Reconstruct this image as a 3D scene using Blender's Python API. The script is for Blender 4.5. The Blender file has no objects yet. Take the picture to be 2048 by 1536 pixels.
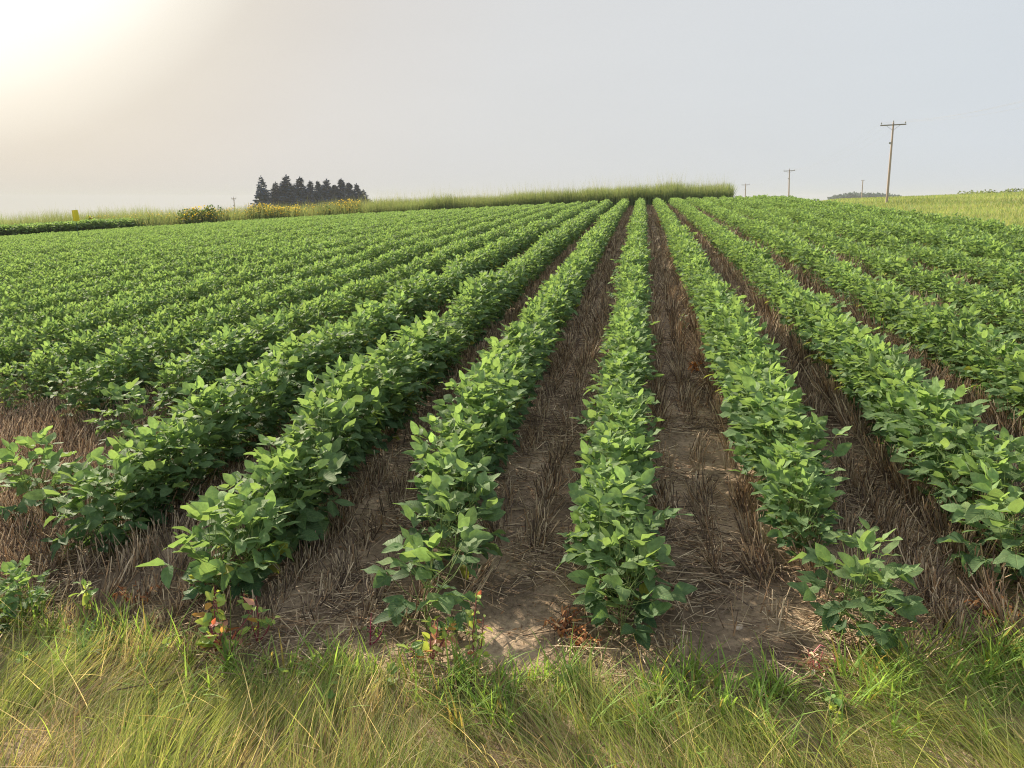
import bpy, math, random
import numpy as np
from math import radians, sin, cos, pi
rng = np.random.default_rng(7); random.seed(7)
SC = bpy.context.scene
COL = SC.collection

# ------------------------------------------------------------------ camera
EYE = 1.55
PITCH, YAW = 13.0, 9.07
cam_d = bpy.data.cameras.new('camera'); cam = bpy.data.objects.new('camera', cam_d); COL.objects.link(cam)
cam_d.lens = 28.0; cam_d.sensor_width = 36.0; cam_d.clip_end = 9000; cam_d.clip_start = .05
cam.location = (0, 0, EYE); cam.rotation_euler = (radians(90 - PITCH), 0, radians(YAW))
SC.camera = cam
FPX = 1593.0

# ------------------------------------------------------------------ light
SUN_AZ, SUN_EL = -46.0, 25.0           # degrees, azimuth from +Y towards +X
sd = (sin(radians(SUN_AZ))*cos(radians(SUN_EL)), cos(radians(SUN_AZ))*cos(radians(SUN_EL)), sin(radians(SUN_EL)))
sun_d = bpy.data.lights.new('sun', 'SUN'); sun_d.energy = 5.0; sun_d.angle = radians(1.2); sun_d.color = (1, .87, .70)
sun = bpy.data.objects.new('sun', sun_d); COL.objects.link(sun)
sun.rotation_euler = (radians(90 - SUN_EL), 0, radians(180 - SUN_AZ)); sun.location = (-30, 30, 30)

W = bpy.data.worlds.new('World'); SC.world = W; W.use_nodes = True
nt = W.node_tree; N = nt.nodes; L = nt.links; N.clear()
def nd(tree, t, **kw):
    n = tree.nodes.new(t)
    for k, v in kw.items(): setattr(n, k, v)
    return n
out = nd(nt, 'ShaderNodeOutputWorld'); bg = nd(nt, 'ShaderNodeBackground'); bg.inputs[1].default_value = .063
tc = nd(nt, 'ShaderNodeTexCoord'); sep = nd(nt, 'ShaderNodeSeparateXYZ'); L.new(tc.outputs['Generated'], sep.inputs[0])
ab = nd(nt, 'ShaderNodeMath', operation='ABSOLUTE'); L.new(sep.outputs[2], ab.inputs[0])
cmb = nd(nt, 'ShaderNodeCombineXYZ'); L.new(sep.outputs[0], cmb.inputs[0]); L.new(sep.outputs[1], cmb.inputs[1]); L.new(ab.outputs[0], cmb.inputs[2])
sky = nd(nt, 'ShaderNodeTexSky', sky_type='NISHITA', sun_disc=False, sun_elevation=radians(SUN_EL), sun_rotation=radians(SUN_AZ),
         altitude=100, air_density=1.0, dust_density=4.0, ozone_density=1.0)
L.new(cmb.outputs[0], sky.inputs[0])
# hazy air: the Nishita sky veiled by a milky layer, whiter and warmer round the sun
dot = nd(nt, 'ShaderNodeVectorMath', operation='DOT_PRODUCT'); L.new(cmb.outputs[0], dot.inputs[0]); dot.inputs[1].default_value = sd
mr = nd(nt, 'ShaderNodeMapRange'); L.new(dot.outputs['Value'], mr.inputs[0]); mr.inputs[1].default_value = .1; mr.inputs[2].default_value = 1
rp = nd(nt, 'ShaderNodeValToRGB'); L.new(mr.outputs[0], rp.inputs[0])
e = rp.color_ramp.elements
SKYC = [(0.0, (.385, .42, .475)), (.38, (.405, .432, .458)), (.60, (.415, .43, .445)), (.76, (.415, .42, .425)), (.85, (.415, .405, .395)), (.885, (.415, .395, .37)), (.912, (.425, .40, .36)), (.932, (.515, .49, .435)), (.948, (.62, .60, .55)), (1.0, (.80, .78, .73))]
while len(e) < len(SKYC): e.new(.5)
for el, (p, c) in zip(e, SKYC): el.position = p
for el, (p, c) in zip(e, SKYC): el.color = tuple(v/4 for v in c) + (1,)
sc1 = nd(nt, 'ShaderNodeVectorMath', operation='SCALE'); L.new(rp.outputs[0], sc1.inputs[0]); sc1.inputs['Scale'].default_value = 4/.075
VEIL = sc1
mx = nd(nt, 'ShaderNodeMix', data_type='RGBA'); mx.inputs[0].default_value = .96
L.new(sky.outputs[0], mx.inputs[6]); L.new(VEIL.outputs[0], mx.inputs[7])
# soft uneven haze
nz = nd(nt, 'ShaderNodeTexNoise'); nz.inputs['Scale'].default_value = 2.2; nz.inputs['Detail'].default_value = 3
mpw = nd(nt, 'ShaderNodeMapping'); mpw.inputs['Scale'].default_value = (1, 1, 4); L.new(cmb.outputs[0], mpw.inputs[0]); L.new(mpw.outputs[0], nz.inputs['Vector'])
mr2 = nd(nt, 'ShaderNodeMapRange'); L.new(nz.outputs['Fac'], mr2.inputs[0]); mr2.inputs[3].default_value = .955; mr2.inputs[4].default_value = 1.045
sc2 = nd(nt, 'ShaderNodeVectorMath', operation='SCALE'); L.new(mx.outputs[2], sc2.inputs[0]); L.new(mr2.outputs[0], sc2.inputs['Scale'])
L.new(sc2.outputs[0], bg.inputs[0]); L.new(bg.outputs[0], out.inputs[0])

SC.view_settings.view_transform = 'Standard'; SC.view_settings.look = 'None'; SC.view_settings.gamma = 1
SC.view_settings.exposure = 1.0; SC.view_settings.use_curve_mapping = False
SC.render.engine = 'CYCLES'
SC.cycles.max_bounces = 6; SC.cycles.diffuse_bounces = 3; SC.cycles.transmission_bounces = 4; SC.cycles.glossy_bounces = 2
SC.cycles.volume_bounces = 1; SC.cycles.use_denoising = True; SC.cycles.denoising_prefilter = 'NONE'; SC.cycles.filter_width = 1.1; SC.cycles.caustics_reflective = False; SC.cycles.caustics_refractive = False

# ------------------------------------------------------------------ helpers
def tag(o, label, cat=None, group=None, kind=None):
    o['label'] = label
    if cat: o['category'] = cat
    if group: o['group'] = group
    if kind: o['kind'] = kind
    return o

def mesh(name, V, F, mat=None, attrs=None, uv=None, smooth=False, T=None):
    """V (n,3); F (m,4) quads; T (k,3) triangles"""
    me = bpy.data.meshes.new(name)
    V = np.ascontiguousarray(V, dtype=np.float32)
    F = np.zeros((0, 4), int) if F is None else np.asarray(F, int)
    T = np.zeros((0, 3), int) if T is None else np.asarray(T, int)
    idx = np.concatenate([F.ravel(), T.ravel()]).astype(np.int32)
    me.vertices.add(len(V)); me.vertices.foreach_set('co', V.ravel())
    me.loops.add(len(idx)); me.loops.foreach_set('vertex_index', idx)
    tot = np.concatenate([np.full(len(F), 4), np.full(len(T), 3)]).astype(np.int32)
    st = np.concatenate([[0], np.cumsum(tot)[:-1]]).astype(np.int32) if len(tot) else tot
    me.polygons.add(len(tot)); me.polygons.foreach_set('loop_start', st); me.polygons.foreach_set('loop_total', tot)
    if smooth: me.polygons.foreach_set('use_smooth', np.ones(len(tot), bool))
    if uv is not None:
        u = me.uv_layers.new(name='UVMap'); u.data.foreach_set('uv', np.asarray(uv, np.float32)[idx].ravel())
    for k, a in (attrs or {}).items():
        a = np.asarray(a, np.float32)
        if a.ndim == 2:
            if a.shape[1] == 3: a = np.hstack([a, np.ones((len(a), 1), np.float32)])
            t = me.color_attributes.new(k, 'FLOAT_COLOR', 'POINT'); t.data.foreach_set('color', a.ravel())
        else:
            t = me.attributes.new(k, 'FLOAT', 'POINT'); t.data.foreach_set('value', a)
    if mat: me.materials.append(mat)
    me.update(calc_edges=True); me.validate()
    return me

def link(name, data, parent=None, loc=None):
    o = bpy.data.objects.new(name, data); COL.objects.link(o)
    if parent: o.parent = parent
    if loc is not None: o.location = loc
    return o

def norm(a): return a/np.maximum(np.linalg.norm(a, axis=-1, keepdims=True), 1e-9)
def sstep(x): x = np.clip(x, 0, 1); return x*x*(3-2*x)

def vnoise(x, y, s, seed=0):
    x = np.asarray(x, float)/s; y = np.asarray(y, float)/s
    xi = np.floor(x).astype(np.int64); yi = np.floor(y).astype(np.int64); fx = sstep(x-xi); fy = sstep(y-yi)
    def h(a, b):
        n = (a*374761393 + b*668265263 + seed*144269 + 12345) & 0x7fffffff
        n = ((n ^ (n >> 13))*1274126177) & 0x7fffffff
        return ((n ^ (n >> 16)) & 0xffff)/65535.0
    return (h(xi, yi)*(1-fx)+h(xi+1, yi)*fx)*(1-fy) + (h(xi, yi+1)*(1-fx)+h(xi+1, yi+1)*fx)*fy

# ------------------------------------------------------------------ terrain
PY = np.array([-3000, -20, 0, 1.6, 2.5, 5, 9, 14, 20, 30, 40, 50, 62, 90, 150, 300, 800, 3000.])
PZ = np.array([-2.5, -1.75, -1.56, -1.53, -1.50, -1.38, -1.21, -1.02, -.84, -.57, -.40, -.36, -.7, -2.0, -3.2, -5.0, -16, -75.])
def gz(x, y):
    x = np.asarray(x, float); y = np.asarray(y, float)
    p = np.interp(y, PY, PZ)
    c = np.where(x < 0, (.05+.006*sstep((-x-8)/25))*np.maximum(x, -45) + .01*np.maximum(np.minimum(x+45, 0), -300), .05*x/(1+np.maximum(x, 0)/5))
    base = p + c
    t = np.hypot(x, y); az = np.degrees(np.arctan2(x, y))
    amp = 1.5*sstep((az-8)/5) + 1.15*np.clip((az-12)/11.6, 0, 2.2)
    r = -1.55 + amp*sstep((t-35)/120) - 14*sstep((t-230)/1800)
    w = sstep((x-6.4-np.maximum(y-30, 0)*.05)/5)
    z = base*(1-w) + r*w
    return z + EYE
def pray(px, py):
    p, q = radians(PITCH), radians(YAW)
    a, b = (px-1024)/FPX, (768-py)/FPX
    fw = cos(p)+sin(p)*b; up = -sin(p)+cos(p)*b
    return np.array([a*cos(q)-fw*sin(q), a*sin(q)+fw*cos(q), up])
def onground(px, py, h=0.0):
    v = pray(px, py); t = .5
    while t < 400:
        P = v*t
        if P[2]+EYE <= gz(P[0], P[1]) + h: return P[0], P[1]
        t *= 1.002
    return P[0], P[1]
def atdist(px, d):
    v = pray(px, 400); v = v/np.hypot(v[0], v[1])*d
    return v[0], v[1], float(gz(v[0], v[1]))

# ------------------------------------------------------------------ materials
def newmat(name):
    m = bpy.data.materials.new(name); m.use_nodes = True; t = m.node_tree; t.nodes.clear()
    o = nd(t, 'ShaderNodeOutputMaterial'); return m, t, o

def leafmat(name, trans=.35, rough=.45, vein=0, back=.35, inst=.25, tcol=(1.25, 1.15, .5), spec=.35, noise=0):
    m, t, o = newmat(name); l = t.links
    at = nd(t, 'ShaderNodeAttribute', attribute_name='col')
    cur = at.outputs['Color']
    if inst:
        oi = nd(t, 'ShaderNodeObjectInfo'); r1 = nd(t, 'ShaderNodeMapRange'); l.new(oi.outputs['Random'], r1.inputs[0])
        r1.inputs[3].default_value = 1-inst; r1.inputs[4].default_value = 1+inst
        s = nd(t, 'ShaderNodeVectorMath', operation='SCALE'); l.new(cur, s.inputs[0]); l.new(r1.outputs[0], s.inputs['Scale']); cur = s.outputs[0]
    bumpout = None
    if vein:
        uv = nd(t, 'ShaderNodeUVMap'); sx = nd(t, 'ShaderNodeSeparateXYZ'); l.new(uv.outputs[0], sx.inputs[0])
        a1 = nd(t, 'ShaderNodeMath', operation='ABSOLUTE'); l.new(sx.outputs[0], a1.inputs[0])
        # side veins: saw of (v - .6|u|)
        m1 = nd(t, 'ShaderNodeMath', operation='MULTIPLY_ADD'); l.new(a1.outputs[0], m1.inputs[0]); m1.inputs[1].default_value = -.35; l.new(sx.outputs[1], m1.inputs[2])
        m2 = nd(t, 'ShaderNodeMath', operation='MULTIPLY'); l.new(m1.outputs[0], m2.inputs[0]); m2.inputs[1].default_value = 7
        m3 = nd(t, 'ShaderNodeMath', operation='PINGPONG'); l.new(m2.outputs[0], m3.inputs[0]); m3.inputs[1].default_value = .5
        g1 = nd(t, 'ShaderNodeMapRange', interpolation_type='SMOOTHSTEP'); l.new(m3.outputs[0], g1.inputs[0]); g1.inputs[1].default_value = 0; g1.inputs[2].default_value = .14; g1.inputs[3].default_value = 1; g1.inputs[4].default_value = 0
        g2 = nd(t, 'ShaderNodeMapRange', interpolation_type='SMOOTHSTEP'); l.new(a1.outputs[0], g2.inputs[0]); g2.inputs[1].default_value = 0; g2.inputs[2].default_value = .07; g2.inputs[3].default_value = 1; g2.inputs[4].default_value = 0
        mxv = nd(t, 'ShaderNodeMath', operation='MAXIMUM'); l.new(g1.outputs[0], mxv.inputs[0]); l.new(g2.outputs[0], mxv.inputs[1])
        mv = nd(t, 'ShaderNodeMath', operation='MULTIPLY'); l.new(mxv.outputs[0], mv.inputs[0]); mv.inputs[1].default_value = vein
        ml = nd(t, 'ShaderNodeMix', data_type='RGBA'); l.new(mv.outputs[0], ml.inputs[0]); l.new(cur, ml.inputs[6]); ml.inputs[7].default_value = (.30, .38, .13, 1)
        cur = ml.outputs[2]
        bp = nd(t, 'ShaderNodeBump'); bp.inputs['Strength'].default_value = .5; bp.inputs['Distance'].default_value = .002
        bp.invert = True; l.new(mxv.outputs[0], bp.inputs['Height']); bumpout = bp.outputs[0]
    if noise:
        gn = nd(t, 'ShaderNodeNewGeometry'); n2 = nd(t, 'ShaderNodeTexNoise'); n2.inputs['Scale'].default_value = noise; n2.inputs['Detail'].default_value = 2
        l.new(gn.outputs['Position'], n2.inputs['Vector']); r3 = nd(t, 'ShaderNodeMapRange'); l.new(n2.outputs['Fac'], r3.inputs[0])
        r3.inputs[1].default_value = .3; r3.inputs[2].default_value = .7; r3.inputs[3].default_value = .8; r3.inputs[4].default_value = 1.2
        s3 = nd(t, 'ShaderNodeVectorMath', operation='SCALE'); l.new(cur, s3.inputs[0]); l.new(r3.outputs[0], s3.inputs['Scale']); cur = s3.outputs[0]
    if back:
        ge = nd(t, 'ShaderNodeNewGeometry'); mb = nd(t, 'ShaderNodeMix', data_type='RGBA')
        mm = nd(t, 'ShaderNodeMath', operation='MULTIPLY'); l.new(ge.outputs['Backfacing'], mm.inputs[0]); mm.inputs[1].default_value = back
        l.new(mm.outputs[0], mb.inputs[0]); l.new(cur, mb.inputs[6]); mb.inputs[7].default_value = (.24, .30, .15, 1); cur = mb.outputs[2]
    pb = nd(t, 'ShaderNodeBsdfPrincipled'); l.new(cur, pb.inputs['Base Color']); pb.inputs['Roughness'].default_value = rough
    pb.inputs['Specular IOR Level'].default_value = spec
    if bumpout: l.new(bumpout, pb.inputs['Normal'])
    tm = nd(t, 'ShaderNodeVectorMath', operation='MULTIPLY'); l.new(cur, tm.inputs[0]); tm.inputs[1].default_value = tcol
    tr = nd(t, 'ShaderNodeBsdfTranslucent'); l.new(tm.outputs[0], tr.inputs[0])
    ms = nd(t, 'ShaderNodeMixShader'); ms.inputs[0].default_value = trans; l.new(pb.outputs[0], ms.inputs[1]); l.new(tr.outputs[0], ms.inputs[2])
    l.new(ms.outputs[0], o.inputs[0]); return m

def simplemat(name, c1, c2=None, scale=20, rough=.8, bump=0, metallic=0, stretch=None):
    m, t, o = newmat(name); l = t.links
    pb = nd(t, 'ShaderNodeBsdfPrincipled'); pb.inputs['Roughness'].default_value = rough; pb.inputs['Metallic'].default_value = metallic
    tc = nd(t, 'ShaderNodeTexCoord'); nz = nd(t, 'ShaderNodeTexNoise'); nz.inputs['Scale'].default_value = scale; nz.inputs['Detail'].default_value = 5
    if stretch:
        mp = nd(t, 'ShaderNodeMapping'); mp.inputs['Scale'].default_value = stretch; l.new(tc.outputs['Object'], mp.inputs[0]); l.new(mp.outputs[0], nz.inputs['Vector'])
    else: l.new(tc.outputs['Object'], nz.inputs['Vector'])
    mx = nd(t, 'ShaderNodeMix', data_type='RGBA'); l.new(nz.outputs['Fac'], mx.inputs[0])
    mx.inputs[6].default_value = tuple(c1)+(1,); mx.inputs[7].default_value = tuple(c2 or c1)+(1,); l.new(mx.outputs[2], pb.inputs['Base Color'])
    if bump:
        b = nd(t, 'ShaderNodeBump'); b.inputs['Strength'].default_value = bump; b.inputs['Distance'].default_value = .01
        l.new(nz.outputs['Fac'], b.inputs['Height']); l.new(b.outputs[0], pb.inputs['Normal'])
    l.new(pb.outputs[0], o.inputs[0]); return m

M_leaf = leafmat('soybean_leaf', trans=.46, rough=.62, vein=.4, back=.35, inst=.16, tcol=(1.15, 1.22, .62), spec=.16, noise=55)
M_stem = leafmat('soybean_stem', trans=.1, rough=.7, back=0, inst=.1)
M_weed = leafmat('weed_leaf', trans=.42, rough=.5, vein=.2, back=.25, inst=0, tcol=(1.3, 1.15, .6))
M_grass = leafmat('grass_blade', trans=.5, rough=.6, back=0, inst=0, tcol=(1.25, 1.15, .65), spec=.15)
M_straw = leafmat('straw', trans=.05, rough=.75, back=0, inst=0, tcol=(1, 1, 1), spec=.2)
M_far = leafmat('far_foliage', trans=.45, rough=.6, back=0, inst=.0, tcol=(1.2, 1.15, .6), spec=.2)
M_spruce = leafmat('spruce_needles', trans=.05, rough=.8, back=0, inst=.12, tcol=(1, 1, 1), spec=.1)

def groundmat():
    m, t, o = newmat('soil'); l = t.links
    ge = nd(t, 'ShaderNodeNewGeometry'); P = ge.outputs['Position']
    def noise(s, d=6, r=.6, dist=0):
        n = nd(t, 'ShaderNodeTexNoise'); n.inputs['Scale'].default_value = s; n.inputs['Detail'].default_value = d; n.inputs['Roughness'].default_value = r
        n.inputs['Distortion'].default_value = dist; l.new(P, n.inputs['Vector']); return n.outputs['Fac']
    def ramp(f, pts):
        r = nd(t, 'ShaderNodeValToRGB'); l.new(f, r.inputs[0]); e = r.color_ramp.elements
        while len(e) < len(pts): e.new(.5)
        for el, (p, c) in zip(e, pts): el.position = p; el.color = tuple(c)+(1,)
        return r.outputs[0]
    def mix(f, a, b, bt='MIX'):
        x = nd(t, 'ShaderNodeMix', data_type='RGBA', blend_type=bt)
        if isinstance(f, float): x.inputs[0].default_value = f
        else: l.new(f, x.inputs[0])
        l.new(a, x.inputs[6]); l.new(b, x.inputs[7]); return x.outputs[2]
    n1 = noise(1.6, 8); n2 = noise(38, 6, .7); n3 = noise(230, 3)
    soil = ramp(n1, [(.30, (.13, .098, .068)), (.43, (.22, .168, .118)), (.54, (.40, .31, .215)), (.66, (.56, .44, .315))])
    fine = ramp(n2, [(.30, (.42, .38, .36)), (.5, (.9, .88, .86)), (.72, (1.18, 1.12, 1.05))])
    soil = mix(1.0, soil, fine, 'MULTIPLY')
    # crumbs of straw and chaff
    chf = ramp(n3, [(.60, (0, 0, 0)), (.66, (1, 1, 1))]); cc = nd(t, 'ShaderNodeRGB'); cc.outputs[0].default_value = (.36, .24, .14, 1)
    sfac = nd(t, 'ShaderNodeMath', operation='MULTIPLY'); l.new(chf, sfac.inputs[0]); sfac.inputs[1].default_value = .6
    soil = mix(sfac.outputs[0], soil, cc.outputs[0])
    # hayfield outside the plot (yellow green)
    mp = nd(t, 'ShaderNodeMapping'); l.new(P, mp.inputs[0]); mp.inputs['Scale'].default_value = (.05, .05, .2)
    nh = nd(t, 'ShaderNodeTexNoise'); nh.inputs['Scale'].default_value = 1; nh.inputs['Detail'].default_value = 9; nh.inputs['Roughness'].default_value = .65; l.new(mp.outputs[0], nh.inputs['Vector'])
    hay = ramp(nh.outputs['Fac'], [(.3, (.15, .20, .05)), (.48, (.23, .28, .075)), (.62, (.33, .33, .11)), (.75, (.20, .25, .07))])
    hay2 = mix(1.0, hay, ramp(noise(3, 6, .8), [(.3, (.55, .6, .5)), (.6, (1.1, 1.1, 1.05)), (.8, (1.4, 1.35, 1.2))]), 'MULTIPLY')
    at = nd(t, 'ShaderNodeAttribute', attribute_name='hay')
    col = mix(at.outputs['Fac'], soil, hay2)
    pb = nd(t, 'ShaderNodeBsdfPrincipled'); l.new(col, pb.inputs['Base Color']); pb.inputs['Roughness'].default_value = .95; pb.inputs['Specular IOR Level'].default_value = .15
    vo = nd(t, 'ShaderNodeTexVoronoi', feature='DISTANCE_TO_EDGE'); vo.inputs['Scale'].default_value = 11; l.new(P, vo.inputs['Vector'])
    cr = nd(t, 'ShaderNodeMapRange'); l.new(vo.outputs['Distance'], cr.inputs[0]); cr.inputs[1].default_value = 0; cr.inputs[2].default_value = .05
    ad = nd(t, 'ShaderNodeMath', operation='MULTIPLY_ADD'); l.new(cr.outputs[0], ad.inputs[0]); ad.inputs[1].default_value = .35; l.new(n2, ad.inputs[2])
    bp = nd(t, 'ShaderNodeBump'); bp.inputs['Strength'].default_value = .8; bp.inputs['Distance'].default_value = .012; l.new(ad.outputs[0], bp.inputs['Height'])
    l.new(bp.outputs[0], pb.inputs['Normal']); l.new(pb.outputs[0], o.inputs[0]); return m

# ------------------------------------------------------------------ ground sheet
def axis(fine0, fine1, step, lo, hi, g=1.06):
    mid = np.arange(fine0, fine1, step); a = [fine1]; s = step
    while a[-1] < hi: s *= g; a.append(a[-1]+s)
    b = [fine0-step]; s = step
    while b[-1] > lo: s *= g; b.append(b[-1]-s)
    return np.concatenate([b[::-1], mid, a])
gx = axis(-3.2, 3.2, .03, -2500, 2500, 1.045); gy = axis(1.2, 5.5, .03, -60, 2500, 1.045)
GX, GY = np.meshgrid(gx, gy); nx, ny = len(gx), len(gy)
near = np.exp(-(np.hypot(GX, GY-3)/9)**2)
Zg = gz(GX, GY) + near*(.035*(vnoise(GX, GY, .45, 1)-.5) + .022*(vnoise(GX, GY, .13, 2)-.5) + .012*(vnoise(GX, GY, .05, 3)-.5))
hay = np.maximum(sstep((GX-6.9)/.5), sstep((GY-41.5)/1.0)).ravel()
hay = np.maximum(hay, sstep((-42-GX)/2).ravel())
I = np.arange(nx*ny).reshape(ny, nx)
Fg = np.stack([I[:-1, :-1], I[:-1, 1:], I[1:, 1:], I[1:, :-1]], -1).reshape(-1, 4)
ground = link('ground', mesh('ground', np.stack([GX, GY, Zg], -1).reshape(-1, 3), Fg, groundmat(), {'hay': hay}, smooth=True))
tag(ground, 'brown cracked soil of the field running into open land', 'ground', kind='structure')

# ------------------------------------------------------------------ leaf builder
ST = np.array([0, .10, .32, .60, .84, 1.0])
OV = np.array([.12, .70, 1.0, .86, .46, .04])      # ovate outline
DI = np.array([.06, .40, .95, .72, .42, .03])      # toothed diamond outline
def leaves(B, D, U, Ln, Wd, fold, droop, shape=OV, ripple=.0):
    """B base, D direction, U up hint; arrays. returns V, F, uv, id"""
    n = len(B); D = norm(D); S = norm(np.cross(D, U)); Nn = np.cross(S, D)
    t = ST[None, :]; w = shape[None, :]*Wd[:, None]/2
    ce = B[:, None] + D[:, None]*(t*Ln[:, None])[..., None] - Nn[:, None]*(droop[:, None]*Ln[:, None]*t**2)[..., None]
    k = len(ST); rp = ripple*rng.normal(size=(n, k))*w
    up = (w*fold[:, None] + rp)[..., None]*Nn[:, None]
    up2 = (w*fold[:, None] - rp)[..., None]*Nn[:, None]
    A = ce - S[:, None]*w[..., None] + up; C = ce + S[:, None]*w[..., None] + up2
    V = np.stack([A, ce, C], 2).reshape(n*k*3, 3)
    u = np.tile(np.stack([-shape, shape*0, shape], -1)[None], (n, 1, 1)); v = np.tile(ST[None, :, None], (n, 1, 3))
    uv = np.stack([u, v], -1).reshape(-1, 2)
    f = []
    for i in range(k-1):
        a = i*3
        f += [[a, a+1, a+4, a+3], [a+1, a+2, a+5, a+4]]
    F = (np.arange(n)[:, None, None]*(k*3) + np.array(f)[None]).reshape(-1, 4)
    return V, F, uv, np.repeat(np.arange(n), k*3)

def tubes(paths, radii, sides=4):
    """paths: list of (k,3); radii: list of (k,)"""
    Vs, Fs, ids, off = [], [], [], 0
    ang = np.arange(sides)/sides*2*pi
    for q, (p, r) in enumerate(zip(paths, radii)):
        p = np.asarray(p, float); r = np.asarray(r, float); d = norm(np.gradient(p, axis=0))
        h = np.array([1., 0, 0]) if abs(d[0][0]) < .8 else np.array([0, 1., 0])
        s = norm(np.cross(d, h)); u = np.cross(s, d)
        V = p[:, None] + r[:, None, None]*(s[:, None]*np.cos(ang)[None, :, None] + u[:, None]*np.sin(ang)[None, :, None])
        k = len(p); I = off + np.arange(k*sides).reshape(k, sides); J = np.roll(I, -1, 1)
        Fs.append(np.stack([I[:-1], J[:-1], J[1:], I[1:]], -1).reshape(-1, 4)); Vs.append(V.reshape(-1, 3)); ids.append(np.full(k*sides, q)); off += k*sides
    return np.concatenate(Vs), np.concatenate(Fs), np.concatenate(ids)

def blades(B, az, lean, curl, Ln, Wd, seg=4, face=None):
    """grass blades: base, azimuth of the lean, lean from vertical, extra curl, length, width"""
    n = len(B); k = seg+1; V = np.zeros((n, k, 2, 3)); p = B.copy()
    fa = az + pi/2 if face is None else face
    S = np.stack([np.cos(fa), np.sin(fa), np.zeros(n)], -1)
    for i in range(k):
        w = Wd*(1-(i/seg)**1.7*.93)/2
        V[:, i, 0] = p-S*w[:, None]; V[:, i, 1] = p+S*w[:, None]
        a = lean+curl*(i+.5)/seg
        p = p + np.stack([np.sin(a)*np.cos(az), np.sin(a)*np.sin(az), np.cos(a)], -1)*(Ln/seg)[:, None]
    F = np.array([[2*i, 2*i+1, 2*i+3, 2*i+2] for i in range(seg)])
    F = (np.arange(n)[:, None, None]*(2*k)+F[None]).reshape(-1, 4)
    return V.reshape(-1, 3), F, np.repeat(np.arange(n), 2*k)

class Bag:
    def __init__(s): s.V, s.F, s.C, s.U, s.o = [], [], [], [], 0
    def add(s, V, F, C, uv=None):
        s.V.append(V); s.F.append(F+s.o); s.C.append(C); s.U.append(np.zeros((len(V), 2)) if uv is None else uv); s.o += len(V)
    def mesh(s, name, mat, smooth=False):
        return mesh(name, np.concatenate(s.V), np.concatenate(s.F), mat, {'col': np.concatenate(s.C)}, np.concatenate(s.U), smooth)

# ------------------------------------------------------------------ soybean plants
def soybean(h, ntri, seed, open_=1.0, lmul=1.0):
    r = np.random.default_rng(seed)
    stem = []; rad = []; scol = []
    main = np.array([[0, 0, 0], [r.normal()*.01, r.normal()*.01, h*.35], [r.normal()*.02, r.normal()*.02, h*.75]])
    stem.append(main); rad.append([.0042, .0032, .0018]); scol.append((.16, .2, .06))
    for k in range(2):   # side branches
        a = r.uniform(0, 2*pi); z0 = h*r.uniform(.1, .25)
        stem.append(np.array([[0, 0, z0], [.05*cos(a), .05*sin(a), z0+.08], [.09*cos(a), .09*sin(a), h*.6]])); rad.append([.0028, .0022, .0014]); scol.append((.15, .2, .06))
    B, D, U, Ln, Wd, fo, dr, col = [], [], [], [], [], [], [], []
    ph = r.uniform(0, 2*pi)
    for i in range(ntri):
        f = (i+.5)/ntri                      # height fraction of the leaf
        ph += pi*.75 + r.normal()*.35
        br = stem[r.integers(0, 3)] if i > 2 else stem[0]
        tt = min(.97, f*.9+.02); n0 = br[0]*(1-tt)+br[2]*tt + (br[1]-(br[0]+br[2])/2)*4*tt*(1-tt)*.7
        zend = h*(.14+.86*f**.85) + r.normal()*.018
        n0 = n0*1.0; n0[2] = min(n0[2], zend-.015)
        out_ = (.085+.085*sin(pi*min(1, f*1.05)))*open_*.84*r.uniform(.75, 1.25)
        if f > .88: out_ *= .45
        e = np.array([n0[0]+cos(ph)*out_, n0[1]+sin(ph)*out_, zend])
        mid = (n0+e)/2 + np.array([cos(ph)*.012, sin(ph)*.012, -.008])
        stem.append(np.array([n0, mid, e])); rad.append([.0017, .0014, .0011]); scol.append((.22, .30, .09))
        big = (.70+.55*sin(pi*(.15+.72*f)))*r.uniform(.88, 1.12)*lmul
        inc = np.interp(f, [0, .4, .75, 1], [-.15, .1, .42, .88]) + r.normal()*.28
        tilt = r.normal()*.35
        for j, da in enumerate((0, 1.25, -1.25)):
            a = ph + da + r.normal()*.14
            ii = inc*(1 if j == 0 else .65) + r.normal()*.16
            d = np.array([cos(a)*cos(ii), sin(a)*cos(ii), sin(ii)])
            base = e + (np.array([cos(ph), sin(ph), inc*.8])*.014 if j == 0 else d*.003)
            u = np.array([-sin(a)*(tilt+r.normal()*.25), cos(a)*(tilt+r.normal()*.25), 1.0])
            l_ = .073*big*(1.08 if j == 0 else .93)
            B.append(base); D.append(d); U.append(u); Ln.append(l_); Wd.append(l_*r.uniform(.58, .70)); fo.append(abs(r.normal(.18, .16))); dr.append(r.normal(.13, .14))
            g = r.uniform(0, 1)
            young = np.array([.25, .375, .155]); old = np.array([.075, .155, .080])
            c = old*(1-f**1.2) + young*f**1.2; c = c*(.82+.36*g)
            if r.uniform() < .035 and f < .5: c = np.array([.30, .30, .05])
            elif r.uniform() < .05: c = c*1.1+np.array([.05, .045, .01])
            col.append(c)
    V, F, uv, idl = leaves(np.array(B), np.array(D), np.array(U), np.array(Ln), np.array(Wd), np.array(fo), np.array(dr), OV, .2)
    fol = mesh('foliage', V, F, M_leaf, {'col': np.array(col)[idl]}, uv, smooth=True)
    # pods along the lower stem
    Vt, Ft, it = tubes(stem, rad, 4)
    st = mesh('stem', Vt, Ft, M_stem, {'col': np.array(scol)[it]}, smooth=True)
    return fol, st

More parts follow.
